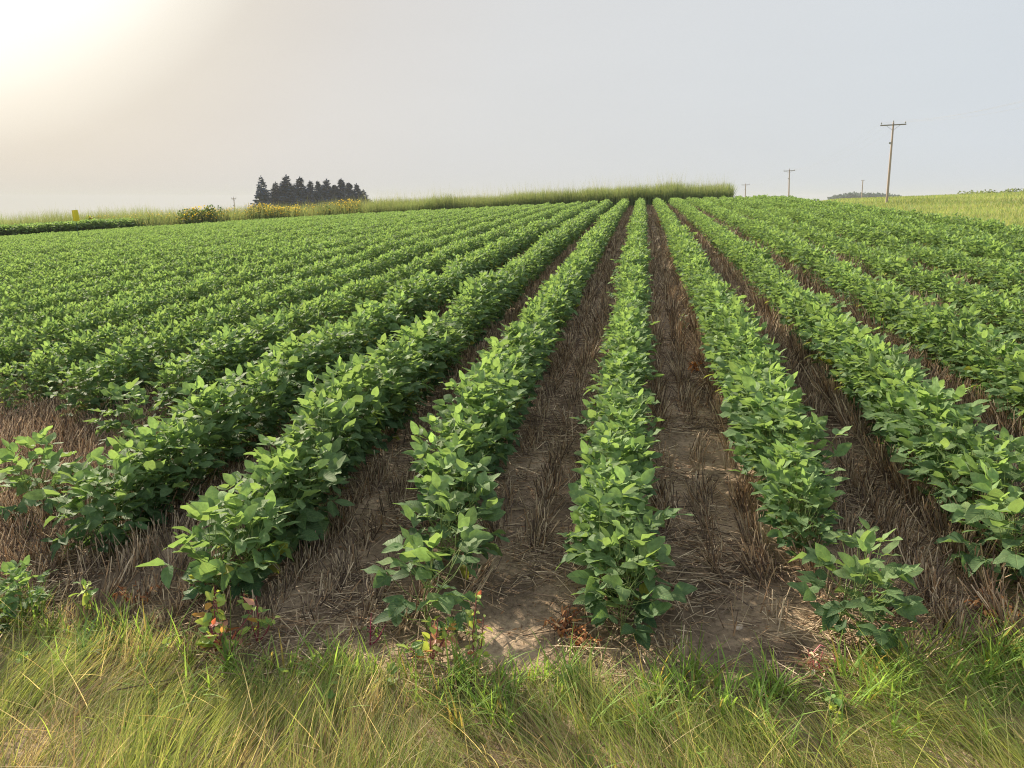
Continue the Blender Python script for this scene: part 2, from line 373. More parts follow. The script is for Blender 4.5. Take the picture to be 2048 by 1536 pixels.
VAR = [soybean(.49, 36, 100+i, 1.0, .92) for i in range(7)]
SMALL = [soybean(.38, 24, 200+i, 1.05, 1.0) for i in range(5)]
FIELD = [soybean(.48, 44, 300+i, .95, .80) for i in range(7)]
ALLV = VAR+SMALL+FIELD
X0 = -.073
START = {0: 2.85, -1: 3.3, -2: 3.15, -3: 3.3, -4: 4.95, -5: 4.9, -6: 5.1, 1: 3.1, 2: 3.35, 3: 3.3, 4: 3.4}
CAMR = lambda x, y: (x*cos(radians(YAW))+y*sin(radians(YAW)), y*cos(radians(YAW))-x*sin(radians(YAW)))
pts = []                                   # row, x, y, scale, variant
def vig(k, y):                             # vigour along the row
    v = .93 + .20*(vnoise(np.array([y]), np.array([k*7.3]), 1.6, 5)[0]-.5) + .10*(vnoise(np.array([y]), np.array([k*3.1]), .45, 6)[0]-.5)
    if k == -2: v -= .30*math.exp(-((y-6.6)/.55)**2)
    return v
for k in range(-49, 9):
    xk = X0+.76*k
    y = START.get(k, 5.2 if k < 0 else 3.5) + rng.uniform(-.03, .03)
    y = max(y, (-xk/.894-3) if k < 0 else (xk/.437-3.5))
    yend = 40.6 + .1*rng.normal() - max(0, -26-xk)*.28
    s0 = y
    while y < yend:
        sp = rng.uniform(.075, .115) if y < 16 else rng.uniform(.095, .135)
        ramp = min(1, .84+.16*(y-s0)/.7)
        s = (vig(k, y) if k > -4 else .93+.5*(vig(k, y)-.93))*ramp*(rng.uniform(.88, 1.1) if k > -4 else rng.uniform(.94, 1.05))*(1.02 if k < 0 else .97)*(1.09 if -5 <= k <= -2 and y < 9 else 1)
        pts.append((k, xk+rng.normal()*.022, y, s, int(rng.integers(0, 7)) + (12 if y > 4.6+rng.uniform(-.5, .5) else 0), 0)); y += sp
# loose plants at the row ends (from the photograph)
def loose(k, px, py, s, var, n=1, dx=0):
    x, y = onground(px, py)
    for j in range(n):
        pts.append((k, x+rng.normal()*.03, y+j*.10, s*rng.uniform(.92, 1.05), var+7, 1))
for a in [(0, 1240, 1288, .92, 0, 1), (0, 1246, 1240, .9, 3, 1), (0, 1250, 1195, 1.0, 1, 1), (0, 1254, 1150, 1.05, 4, 1), (-1, 832, 1262, 1.02, 2, 1), (-1, 885, 1160, 1.0, 3, 1), (-1, 905, 1120, 1.08, 1, 1),
          (-2, 455, 1215, 1.08, 0, 2), (-2, 520, 1140, 1.12, 4, 2), (-2, 480, 1180, 1.1, 3, 1), (-2, 560, 1090, 1.15, 2, 2), (-3, 205, 1115, 1.05, 1, 2), (-3, 240, 1085, 1.08, 3, 2), (-3, 285, 1045, 1.12, 0, 2), 
          (-4, 95, 1045, 1.05, 2, 1), (-4, 130, 1015, 1.08, 0, 1), (-4, 245, 905, 1.15, 1, 2), (1, 1715, 1300, .95, 3, 1), (1, 1690, 1262, .95, 4, 1), (2, 2035, 1182, 1.08, 2, 2),
          (-4, 30, 1255, .6, 2, 1), (-4, 80, 1228, .55, 4, 1), (-5, -20, 1280, .65, 0, 1)]:
    loose(*a)
pts = [p for p in pts]
def infr(x, y):
    r, f = CAMR(x, y); return f > .5 and abs(r)/f < .70
order = sorted(range(len(pts)), key=lambda i: math.hypot(pts[i][1], pts[i][2]) + (0 if infr(pts[i][1], pts[i][2]) else 1000))
ordn = ['', 'first', 'second', 'third', 'fourth', 'fifth', 'sixth', 'seventh', 'eighth']
def rowname(k):
    if k == 0: return 'the centre row'
    return 'the %s row %s of centre' % (ordn[min(8, abs(k))], 'left' if k < 0 else 'right')
LOOSE = {}
nearset = order[:300]; nearids = set(nearset)
SRC = {}
def place_soy(p, label, group):
    k, x, y, s, v, lo = p
    root = link('soybean_plant', None, loc=(x, y, float(gz(x, y))-.01)); root.empty_display_size = .1
    root.rotation_euler = (rng.normal()*.05, rng.normal()*.05, rng.uniform(0, 2*pi)); root.scale = (s*rng.uniform(.86, .98),)*2 + (s*rng.uniform(.97, 1.06),)
    fo = link('foliage', ALLV[v][0], root); st = link('stem', ALLV[v][1], root)
    SRC.setdefault(v, (fo, st))
    tag(root, label, 'plant', group)
cnt = {}
loose_l = {0: ['soybean plant at the very near end of the centre row, reaching down to the grass', 'leafy soybean plant just behind the front one of the centre row'],
           }
looselabels = ['foremost soybean plant of %s, standing at its near end', 'soybean plant directly behind the foremost one of %s', 'third soybean plant from the near end of %s',
               'fourth soybean plant from the near end of %s', 'fifth soybean plant from the near end of %s', 'sixth soybean plant from the near end of %s', 'seventh soybean plant from the near end of %s', 'eighth soybean plant from the near end of %s']
byrow = {}
for i in nearset: byrow.setdefault(pts[i][0], []).append(i)
for k, ids in byrow.items():
    ids.sort(key=lambda i: pts[i][2])
    nl = 0
    for n, i in enumerate(ids):
        if n < 8 and -4 <= k <= 2: lab = looselabels[n] % rowname(k)
        else: lab = 'green soybean plant packed among its neighbours in %s' % rowname(k)
        place_soy(pts[i], lab, 'soybean plants in ' + rowname(k))
for v in range(19):
    if v not in SRC:
        place_soy((0, X0, 3.6, 1, v, 0), 'green soybean plant packed among its neighbours in ' + rowname(0), 'soybean plants in ' + rowname(0))

def scatter(name, P, R, S, idx, sources):
    """one object: points carrying instances of the meshes of real objects"""
    me = bpy.data.meshes.new(name); me.vertices.add(len(P)); me.vertices.foreach_set('co', np.asarray(P, np.float32).ravel())
    for nm, ty, dat, key in (('rot', 'FLOAT_VECTOR', R, 'vector'), ('scl', 'FLOAT_VECTOR', S, 'vector')):
        a = me.attributes.new(nm, ty, 'POINT'); a.data.foreach_set(key, np.asarray(dat, np.float32).ravel())
    a = me.attributes.new('idx', 'INT', 'POINT'); a.data.foreach_set('value', np.asarray(idx, np.int32))
    me.update()
    o = link(name, me)
    g = bpy.data.node_groups.new(name+'_nodes', 'GeometryNodeTree')
    g.interface.new_socket('Geometry', in_out='INPUT', socket_type='NodeSocketGeometry'); g.interface.new_socket('Geometry', in_out='OUTPUT', socket_type='NodeSocketGeometry')
    gi = nd(g, 'NodeGroupInput'); go = nd(g, 'NodeGroupOutput'); ip = nd(g, 'GeometryNodeInstanceOnPoints')
    g.links.new(gi.outputs[0], ip.inputs['Points']); ip.inputs['Pick Instance'].default_value = True
    J = nd(g, 'GeometryNodeJoinGeometry')
    for objs in sources[::-1]:
        j = nd(g, 'GeometryNodeJoinGeometry')
        for ob in objs:
            oi = nd(g, 'GeometryNodeObjectInfo', transform_space='ORIGINAL'); oi.inputs[0].default_value = ob; g.links.new(oi.outputs['Geometry'], j.inputs[0])
        ti = nd(g, 'GeometryNodeGeometryToInstance'); g.links.new(j.outputs[0], ti.inputs[0]); g.links.new(ti.outputs[0], J.inputs[0])
    g.links.new(J.outputs[0], ip.inputs['Instance'])
    def na(n, ty):
        a = nd(g, 'GeometryNodeInputNamedAttribute', data_type=ty); a.inputs[0].default_value = n; return a.outputs[0]
    g.links.new(na('rot', 'FLOAT_VECTOR'), ip.inputs['Rotation']); g.links.new(na('scl', 'FLOAT_VECTOR'), ip.inputs['Scale']); g.links.new(na('idx', 'INT'), ip.inputs['Instance Index'])
    g.links.new(ip.outputs[0], go.inputs[0])
    md = o.modifiers.new('plants', 'NODES'); md.node_group = g
    return o

rest = [p for i, p in enumerate(pts) if i not in nearids]
xs = np.array([p[1] for p in rest]); ys = np.array([p[2] for p in rest]); ss = np.array([p[3] for p in rest])
n = len(rest)
R = np.stack([rng.normal(size=n)*.07, rng.normal(size=n)*.07, rng.uniform(0, 2*pi, n)], -1)
o = scatter('soybean_rows', np.stack([xs, ys, gz(xs, ys)-.01], -1), R, np.stack([ss*np.where(xs < -2.5, .72, .86)]*2+[ss], -1), [p[4] for p in rest], [SRC[v] for v in range(19)])
tag(o, 'long parallel rows of green soybean plants reaching back to the tall grass', 'crop rows', kind='stuff')
# darker block beyond the left end
bx, by = [], []
for yy in np.arange(41.4, 47, .45):
    for xx in np.arange(-60, -29.6+.1*(yy-43), .12): bx.append(xx+rng.normal()*.03); by.append(yy+rng.normal()*.05)
bx, by = np.array(bx), np.array(by); n = len(bx); sc = rng.uniform(1.75, 2.05, n)
o = scatter('soybean_block', np.stack([bx, by, gz(bx, by)], -1), np.stack([rng.normal(size=n)*.07]*2+[rng.uniform(0, 6.28, n)], -1), np.stack([sc]*3, -1), rng.integers(12, 19, n), [SRC[v] for v in range(19)])
tag(o, 'separate dark green soybean block beyond the far left end of the rows', 'crop block', kind='stuff')

# ------------------------------------------------------------------ stubble and straw litter
STRAW = np.array([[.50, .39, .26], [.38, .29, .19], [.30, .22, .15], [.58, .45, .30], [.20, .15, .11], [.44, .29, .17], [.72, .58, .40], [.15, .11, .085]])
def prisms(B, T, r):
    n = len(B); d = norm(T-B); h = np.tile([.3, .5, .81], (n, 1)) if abs(d[:, 2]).mean() < .5 else np.tile([1., 0, 0], (n, 1))
    s = norm(np.cross(d, h)); u = np.cross(s, d); V = np.zeros((n, 2, 3, 3))
    for j in range(3):
        a = j*2*pi/3; o_ = (s*cos(a)+u*sin(a))*r[:, None]; V[:, 0, j] = B+o_; V[:, 1, j] = T+o_*.9
    F = np.array([[0, 1, 4, 3], [1, 2, 5, 4], [2, 0, 3, 5]]); F = (np.arange(n)[:, None, None]*6+F[None]).reshape(-1, 4)
    return V.reshape(-1, 3), F, np.repeat(np.arange(n), 6)
EPX = [onground(a, b) for a, b in [(-500, 1180), (0, 1212), (200, 1238), (350, 1305), (600, 1335), (800, 1345), (1000, 1352), (1300, 1378), (1500, 1400), (1650, 1355), (1800, 1315), (2048, 1285), (2500, 1240)]]
#EX = np.array([-6, -2.2, -1.5, -.9, -.3, .15, .55, .9, 1.3, 2.0, 6]); EY = np.array([2.75, 2.72, 2.52, 2.42, 2.36, 2.28, 2.22, 2.3, 2.38, 2.45, 2.6])
EX = np.array([p[0] for p in EPX]); EY = np.array([p[1] for p in EPX])-.05
def edge(x): return np.interp(x, EX, EY)
bag = Bag()
def standing(y0, y1, xa, xb, per_m, r0, hh):
    lines = np.arange(xa, xb, .19); n = int(len(lines)*(y1-y0)*per_m)
    x = rng.choice(lines, n)+rng.normal(size=n)*.026; y = rng.uniform(y0, y1, n)
    dn = -.22*sstep((3.4-y)/.8)*sstep((1.2-np.abs(x))/.5) + vnoise(x, y, .22, 11)*.5+vnoise(x, y, .9, 12)*.6 + .5*sstep((x-.9)/.8) + .3*sstep((-2.2-x)/1) + .18*sstep((y-4)/4)
    k = (dn > .42+.3*rng.uniform(size=n)) & (y > edge(x)-.02) & (y > .30*abs(x)+1.2) & (x > -.92*y-1) & (x < .46*y+1.2); x, y = x[k], y[k]; n = len(x)
    hgt = hh*(.5+.5*vnoise(x, y, .8, 13)+.4*sstep((x-.9)/.8))*rng.uniform(.55, 1.15, n)
    B = np.stack([x, y, gz(x, y)-.01], -1); ln = rng.normal(size=(n, 2))*.22
    ln += np.stack([vnoise(x, y, .3, 14)-.5, vnoise(x, y, .3, 15)-.5], -1)*.7
    T = B+np.stack([ln[:, 0]*hgt*1.3, ln[:, 1]*hgt*1.3, hgt], -1)
    V, F, i = prisms(B, T, np.full(n, r0)*rng.uniform(.8, 1.25, n)); c = STRAW[rng.integers(0, 8, n)]*rng.uniform(.75, 1.25, (n, 1))
    bag.add(V, F, c[i])
standing(2.2, 7, -6.5, 4, 330, .0024, .18)
standing(7, 14, -8, 5, 130, .0032, .22)
standing(14, 40.5, -4.5, 5.2, 34, .0055, .21)
ob = link('wheat_stubble', bag.mesh('wheat_stubble', M_straw)); tag(ob, 'short brown wheat stubble standing in lines between the soybean rows', 'stubble', kind='stuff')
bag = Bag()
def litter(n, y0, y1, xa, xb, lm, r0):
    x = rng.uniform(xa, xb, n); y = y0+(y1-y0)*rng.uniform(size=n)**1.15
    k = (y > edge(x)-.15) & (vnoise(x, y, .35, 21)*.65+vnoise(x, y, .12, 22)*.35 > rng.uniform(.30, .72, n)) & (x > -.92*y-1) & (x < .46*y+1.2); x, y = x[k], y[k]; n = len(x)
    a = rng.uniform(0, 2*pi, n)+0; ln = lm*rng.lognormal(0, .5, n); ln = np.minimum(ln, .26); z0 = gz(x, y)+rng.uniform(.004, .03, n)
    dz = rng.normal(size=n)*.12*ln
    B = np.stack([x, y, z0], -1); T = B+np.stack([np.cos(a)*ln, np.sin(a)*ln, dz], -1)
    V, F, i = prisms(B, T, r0*rng.uniform(.6, 1.3, n)); c = STRAW[rng.integers(0, 8, n)]*rng.uniform(.7, 1.35, (n, 1)); bag.add(V, F, c[i])
litter(120000, 2.2, 7, -6, 4, .075, .0019); litter(60000, 7, 16, -6, 5, .10, .0032)
# dry curled chaff flakes
n = 9000; x = rng.uniform(-4, 2.6, n); y = rng.uniform(2.2, 5.5, n); k = (y > edge(x)-.1) & (vnoise(x, y, .3, 31) > .45); x, y = x[k], y[k]; n = len(x); a = rng.uniform(0, 2*pi, n)
V, F, uv, i = leaves(np.stack([x, y, gz(x, y)+rng.uniform(.004, .02, n)], -1), np.stack([np.cos(a), np.sin(a), rng.normal(size=n)*.3], -1), np.stack([rng.normal(size=n)*.5, rng.normal(size=n)*.5, np.ones(n)], -1),
                     rng.uniform(.008, .03, n), rng.uniform(.004, .012, n), rng.uniform(0, .6, n), rng.uniform(-.4, .5, n))
cc = np.array([[.40, .27, .15], [.30, .16, .08], [.22, .14, .09], [.45, .34, .22]])[rng.integers(0, 4, n)]
bag.add(V, F, cc[i], uv)
ob = link('straw_litter', bag.mesh('straw_litter', M_straw)); tag(ob, 'broken brown straw and chaff lying on the soil between rows', 'straw', kind='stuff')

# ------------------------------------------------------------------ foreground grass
def gcol(n, dry):
    G = np.array([[.28, .38, .10], [.36, .44, .13], [.17, .27, .07], [.42, .48, .17]])[rng.integers(0, 4, n)]
    D = np.array([[.58, .50, .31], [.48, .40, .23], [.66, .58, .38], [.38, .28, .17]])[rng.integers(0, 4, n)]
    m = (rng.uniform(size=n) < dry)[:, None]
    return np.where(m, D, G)*rng.uniform(.75, 1.25, (n, 1))
def gradcol(c, ids, k, tipdry=.25):
    f = np.tile(np.repeat(np.linspace(0, 1, k), 2), len(c))[:, None]
    base = c[ids]; return base*(1-tipdry*f) + np.array([.46, .40, .22])*tipdry*f
bag = Bag()
n = 76000
x = rng.uniform(-3.0, 2.4, n); y = rng.uniform(.8, 2.85, n)
k = (y < edge(x)+.05*rng.normal(size=n)-.07*rng.uniform(size=n)) & (rng.uniform(size=n) < .30+.85*vnoise(x, y, .13, 41)+.45*sstep((x-.1)/.5)); x, y = x[k], y[k]; n = len(x)
# lodging direction: a slowly turning comb
th = np.interp(x, [-3, -1.6, -.9, -.2, .4, 1.2, 2.4], [1.5, 1.3, 1.9, 2.4, 2.55, 2.5, 2.5]) + 1.3*(vnoise(x, y, .30, 42)-.5) + .7*(vnoise(x, y, .10, 43)-.5)+.9*(vnoise(x, y, .05, 47)-.5)+rng.normal(size=n)*.42
lean = .62+.7*vnoise(x, y, .28, 44)+rng.normal(size=n)*.14 + .08*sstep((x-.2)/.8) - .2*sstep((y-edge(x)+.35)/.3)
hm = (.07+.15*vnoise(x, y, .33, 45))*rng.uniform(.55, 1.2, n)*(1-.35*sstep((y-edge(x)+.3)/.3))
dry = np.clip(.30+.9*(vnoise(x, y, .25, 46)-.5), .1, .8)
V, F, i = blades(np.stack([x, y, gz(x, y)-.01], -1), th, np.clip(lean, .15, 1.12), rng.uniform(.0, .38, n), hm*1.3, rng.uniform(.0020, .0046, n), 5, face=rng.uniform(0, pi, n))
bag.add(V, F, gradcol(gcol(n, dry), i, 6))
# dead thatch beneath, its colour dimmed to paint shade in the gaps between blades
n = 34000; x = rng.uniform(-3.0, 2.4, n); y = rng.uniform(.9, 2.8, n); k = y < edge(x)+.02; x, y = x[k], y[k]; n = len(x)
V, F, i = blades(np.stack([x, y, gz(x, y)], -1), rng.uniform(0, 2*pi, n), rng.uniform(1.0, 1.5, n), rng.uniform(0, .2, n), rng.uniform(.06, .18, n), rng.uniform(.001, .002, n), 3, face=rng.uniform(0, pi, n))
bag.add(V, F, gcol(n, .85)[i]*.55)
n = 2600; x = rng.uniform(-3.0, 2.4, n); y = rng.uniform(.9, 2.6, n); k = y < edge(x)-.08; x, y = x[k], y[k]; n = len(x)
V, F, i = blades(np.stack([x, y, gz(x, y)], -1), rng.uniform(0, 2*pi, n), rng.uniform(.4, 1.1, n), rng.uniform(.1, .5, n), rng.uniform(.14, .32, n), rng.uniform(.0018, .0032, n), 6, face=rng.uniform(0, pi, n))
bag.add(V, F, (gcol(n, .8)*1.15)[i])
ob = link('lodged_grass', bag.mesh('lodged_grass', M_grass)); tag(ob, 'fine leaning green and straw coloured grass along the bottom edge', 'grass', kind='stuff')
# broader bright blades fringing the soil
bag = Bag()
cl = []
while len(cl) < 290:
    x = rng.uniform(-2.9, 2.3); d = abs(rng.normal())*.17; y = float(edge(x))-d+.06
    p = .30+ (.9 if x > .75 else 0) + (.55 if -.6 < x < .5 else 0)
    if rng.uniform() < p: cl.append((x, y))
for (cx, cy) in cl:
    m = rng.integers(6, 16); a = rng.uniform(0, 2*pi, m); B = np.stack([cx+rng.normal(size=m)*.015, cy+rng.normal(size=m)*.015, np.full(m, gz(cx, cy))], -1)
    s = rng.uniform(.7, 1.25)
    V, F, i = blades(B, a, rng.uniform(.1, .7, m), rng.uniform(.3, 1.3, m), rng.uniform(.09, .20, m)*s, rng.uniform(.004, .0085, m), 5)
    c = np.array([.24, .40, .09])*rng.uniform(.7, 1.35)*rng.uniform(.8, 1.2, (m, 1)); c = np.where(rng.uniform(size=(m, 1)) < .12, np.array([[.36, .30, .10]]), c)
    bag.add(V, F, gradcol(c, i, 6, .1))
ob = link('broad_grass', bag.mesh('broad_grass', M_grass)); tag(ob, 'bright green broad bladed grass tufts fringing the bare soil', 'grass', kind='stuff')

# one distinct arching tuft, left
def tuft(px, py, m, L_, label, wd=(.006, .010), c0=(.15, .28, .06)):
    x, y = onground(px, py); root = link('grass_tuft', None, loc=(x, y, float(gz(x, y)))); tag(root, label, 'grass tuft')
    a = rng.uniform(0, 2*pi, m); B = np.stack([rng.normal(size=m)*.012, rng.normal(size=m)*.012, np.zeros(m)], -1)
    V, F, i = blades(B, a, rng.uniform(.05, .55, m), rng.uniform(.6, 1.7, m), rng.uniform(.65, 1.1, m)*L_, rng.uniform(*wd, m), 8)
    c = np.array(c0)*rng.uniform(.75, 1.25, (m, 1))
    link('blade_cluster', mesh('blade_cluster', V, F, M_grass, {'col': gradcol(c, i, 9, .12)}), root)
    p = np.array([[0, 0, 0], [.01, 0, L_*.5], [.02, .01, L_*1.15]]); Vt, Ft, it = tubes([p, p*[-1, 1, .7]], [[.002, .0015, .0008]]*2, 4)
    link('stalk', mesh('stalk', Vt, Ft, M_grass, {'col': np.tile([.2, .27, .08], (len(Vt), 1))}), root)
tuft(462, 1352, 17, .27, 'large arching bright green grass tuft at the lower left')
tuft(165, 1330, 12, .19, 'blue green grass tuft in the lodged grass near the left edge', c0=(.10, .20, .09))
tuft(905, 1385, 16, .21, 'broad bladed grass tuft below the yellow and red weed')
tuft(1800, 1380, 18, .22, 'upright bright grass tuft at the right below the lone soybean plant', c0=(.20, .32, .05))
tuft(1985, 1350, 16, .22, 'bright yellow green grass tuft near the right edge', c0=(.22, .33, .05))
tuft(1385, 1365, 12, .18, 'yellow green grass tuft in front of the gap right of the centre row', c0=(.19, .30, .05))

# ------------------------------------------------------------------ weeds
def weed(name, px, py, h, n, label, cols, wts, leaf=.035, stems=3, scol=(.16, .22, .07), spread=.06, cat='weed', shape=DI, dead=False):
    x, y = onground(px, py); root = link(name, None, loc=(x, y, float(gz(x, y))-.005)); tag(root, label, cat)
    paths, rads = [], []
    for s in range(stems):
        a = rng.uniform(0, 2*pi); l_ = h*rng.uniform(.55, 1) if s else h
        e = np.array([cos(a)*spread*rng.uniform(.4, 1.3)*(s > 0)+.01, sin(a)*spread*(s > 0), l_])
        paths.append(np.array([[0, 0, 0], e*[.5, .5, .45]+rng.normal(size=3)*.006, e])); rads.append([.0028, .002, .001])
    B, D, U, Ln, C = [], [], [], [], []
    for i in range(n):
        p = paths[rng.integers(0, stems)]; t = rng.uniform(.12, 1)**.8
        q = p[0]*(1-t)**2+2*p[1]*t*(1-t)+p[2]*t*t; a = rng.uniform(0, 2*pi); o_ = rng.uniform(.01, .035)*(1.2-t)
        b = q+np.array([cos(a)*o_, sin(a)*o_, .006]); paths_ = np.array([q, (q+b)/2, b])
        inc = rng.normal(.25 if not dead else -.5, .5); B.append(b); D.append([cos(a)*cos(inc), sin(a)*cos(inc), sin(inc)]); U.append([rng.normal()*.5, rng.normal()*.5, 1])
        Ln.append(leaf*rng.uniform(.6, 1.3)*(1.15-.5*t)); C.append(np.array(cols[rng.choice(len(cols), p=wts)])*rng.uniform(.8, 1.2))
        if not dead: paths.append(paths_); rads.append([.0012, .001, .0008])
        if len(paths) > stems+80: break
    Ln = np.array(Ln); V, F, uv, i = leaves(np.array(B), np.array(D), np.array(U), Ln, Ln*(.66 if not dead else .35), np.abs(rng.normal(.2 if not dead else .9, .2, len(B))), rng.normal(.1, .2, len(B)), shape, .15)
    link('foliage', mesh('foliage', V, F, M_weed if not dead else M_straw, {'col': np.array(C)[i]}, uv, True), root)
    Vt, Ft, it = tubes(paths, rads, 4); link('stem', mesh('stem', Vt, Ft, M_stem, {'col': np.tile(scol, (len(Vt), 1))}), root)
    return root
YG, GR, RD, OR, PK = (.46, .60, .14), (.22, .38, .11), (.60, .17, .12), (.74, .42, .14), (.66, .34, .26)
weed('weed', 432, 1305, .22, 62, 'weed with yellow, orange and pink red leaves behind the arching tuft', [YG, GR, RD, OR, PK], [.55, .21, .07, .07, .10], .058, 6, (.30, .06, .09), .13)
weed('weed', 515, 1285, .19, 26, 'small green weed with two red leaves right of the arching tuft', [YG, GR, RD, PK], [.5, .34, .08, .08], .042, 3, (.30, .06, .09), .07)
weed('weed', 860, 1325, .16, 56, 'low yellow green weed with pinkish leaves below the first left row', [YG, GR, PK, OR], [.62, .2, .12, .06], .046, 5, (.35, .1, .12), .12)
weed('weed', 950, 1335, .29, 34, 'tall slim yellow green weed with one red leaf and a pale tip', [YG, GR, RD], [.66, .26, .08], .034, 2, (.25, .08, .08), .04)
weed('weed', 172, 1240, .19, 18, 'slender light green weed at the left edge of the grass', [YG, GR], [.6, .4], .045, 2, (.16, .24, .07), .05)
weed('weed', 650, 1420, .10, 9, 'small round leaved green weed in the lodged grass', [GR, (.2, .3, .08)], [.6, .4], .05, 2, (.2, .25, .08), .04, shape=OV)
weed('weed', 1532, 1400, .07, 6, 'tiny weed with one pink leaf in the grass below the right gap', [GR, PK], [.7, .3], .03, 1, (.25, .1, .08), .02)
weed('weed', 1362, 668, .18, 26, 'small grey green weed between the centre row and the first right row', [(.10, .17, .07), GR], [.7, .3], .05, 3, (.12, .17, .06), .10)
weed('weed', 740, 1290, .13, 9, 'thin weed with a crimson stem left of the foremost plant of the first left row', [(.2, .26, .1), GR], [.5, .5], .028, 2, (.38, .04, .13), .05)
RUST = [(.52, .22, .08), (.60, .30, .13), (.38, .17, .08), (.64, .42, .22)]; RW = [.35, .3, .2, .15]
weed('dead_weed', 1125, 1262, .085, 75, 'rust orange dead weed left of the foremost centre row plant', RUST, RW, .035, 7, (.30, .10, .06), .10, 'dead weed', dead=True)
weed('dead_weed', 1165, 1290, .06, 50, 'low crisp orange dead weed at the foot of the centre row', RUST, RW, .032, 6, (.30, .10, .06), .09, 'dead weed', dead=True)
weed('dead_weed', 1632, 1352, .085, 80, 'pale bleached dead weed under the lone right hand soybean plant', [(.55, .38, .24), (.48, .26, .16), (.62, .50, .38)], [.4, .3, .3], .036, 7, (.45, .12, .14), .05, 'dead weed', dead=True)
weed('dead_weed', 275, 1205, .10, 60, 'red brown dead weed between the second and third left rows', RUST, RW, .035, 7, (.32, .10, .05), .09, 'dead weed', dead=True)
weed('dead_weed', 1392, 742, .10, 50, 'bright orange dead weed in the gap right of the centre row', [(.60, .25, .07)]+RUST[:1], [.7, .3], .05, 6, (.3, .1, .06), .10, 'dead weed', dead=True)
weed('dead_weed', 1327, 452, .22, 130, 'patch of tan dead weed far up the gap right of the centre row', [(.42, .20, .10), (.36, .22, .12)], [.6, .4], .12, 9, (.3, .15, .08), .22, 'dead weed', dead=True)
weed('dead_weed', 1990, 1245, .10, 60, 'orange tan dead weed below the second right row near the frame edge', [(.50, .26, .11)]+RUST[:2], [.6, .2, .2], .04, 7, (.3, .1, .06), .12, 'dead weed', dead=True)

for (px_, py_, h_, lab) in [(60, 1330, .10, 'small leafy weed in the lodged grass by the left frame edge'), (300, 1340, .09, 'small green weed in the grass left of the big arching tuft'), (600, 1372, .08, 'little light green weed in the grass right of the big arching tuft'),
        (770, 1385, .09, 'little green weed left of the tuft under the red leaved weed'), (1120, 1385, .08, 'small green weed in the grass below the rust orange dead weed'), (1300, 1405, .07, 'tiny green weed in the grass under the right edge of the centre row'),
        (1660, 1440, .08, 'small green weed in the grass below the bleached dead weed')]:
    weed('weed', px_, py_, h_, 14, lab, [GR, (.26, .40, .11), YG], [.5, .35, .15], .04, 3, (.18, .25, .08), .05, shape=OV if px_ % 200 else DI)
# crimson fallen stalk looping by the bleached weed
x, y = onground(1632, 1345); z = float(gz(x, y))
P = np.array([[0, 0, 0], [-.02, .01, .05], [.01, .02, .085], [.05, .02, .07], [.065, 0, .01], [.12, -.01, .014], [.24, .0, .02]])+[x, y, z]
V, F, i = tubes([P], [[.002]*7], 6); ob = link('bent_stalk', mesh('bent_stalk', V, F, simplemat('crimson_stalk', (.40, .06, .12), (.48, .16, .16), 60, .6), smooth=True)); tag(ob, 'thin crimson stalk looping over the bleached dead weed', 'stalk')
# corn cob / husk pieces and clods
def clod(px, py, s, label, mat, nm='clod'):
    x, y = onground(px, py); r = np.random.default_rng(int(px)); bm_v = []
    th = np.linspace(0, pi, 9); ph = np.linspace(0, 2*pi, 13)[:-1]
    for a in th:
        for b in ph: bm_v.append([sin(a)*cos(b), sin(a)*sin(b), cos(a)])
    Vv = np.array(bm_v); rr = 1+.35*(vnoise(Vv[:, 0]*3+px, Vv[:, 1]*3+Vv[:, 2]*2, 1, 3)-.5); Vv = Vv*rr[:, None]*np.array(s)
    I = np.arange(9*12).reshape(9, 12); J = np.roll(I, -1, 1); F = np.stack([I[:-1], J[:-1], J[1:], I[1:]], -1).reshape(-1, 4)
    o_ = link(nm, mesh(nm, Vv, F, mat, smooth=True), loc=(x, y, float(gz(x, y))+s[2]*.5)); o_.rotation_euler[2] = r.uniform(0, 6); tag(o_, label, nm)
M_pale = simplemat('pale_husk', (.50, .40, .30), (.62, .52, .42), 40, .9, .5)
M_wood = simplemat('old_wood', (.30, .23, .17), (.45, .36, .27), 30, .9, .5)
clod(1478, 1258, (.022, .013, .008), 'pale dry husk scrap lying on soil right of the centre row', M_pale, 'husk')
clod(1372, 688, (.07, .018, .014), 'pale wood chip lying in the gap beside the orange dead weed', M_wood, 'wood_chip')
# fallen pale stick, left
x, y = onground(20, 1078); x2, y2 = onground(75, 1030)
P = np.array([[x, y, gz(x, y)+.012], [(x+x2)/2, (y+y2)/2, gz(x, y)+.02], [x2, y2, gz(x2, y2)+.012]]); V, F, i = tubes([P], [[.009, .011, .007]], 7)
ob = link('stick', mesh('stick', V, F, M_wood, smooth=True)); tag(ob, 'pale broken stick on the ground near the left edge', 'stick')

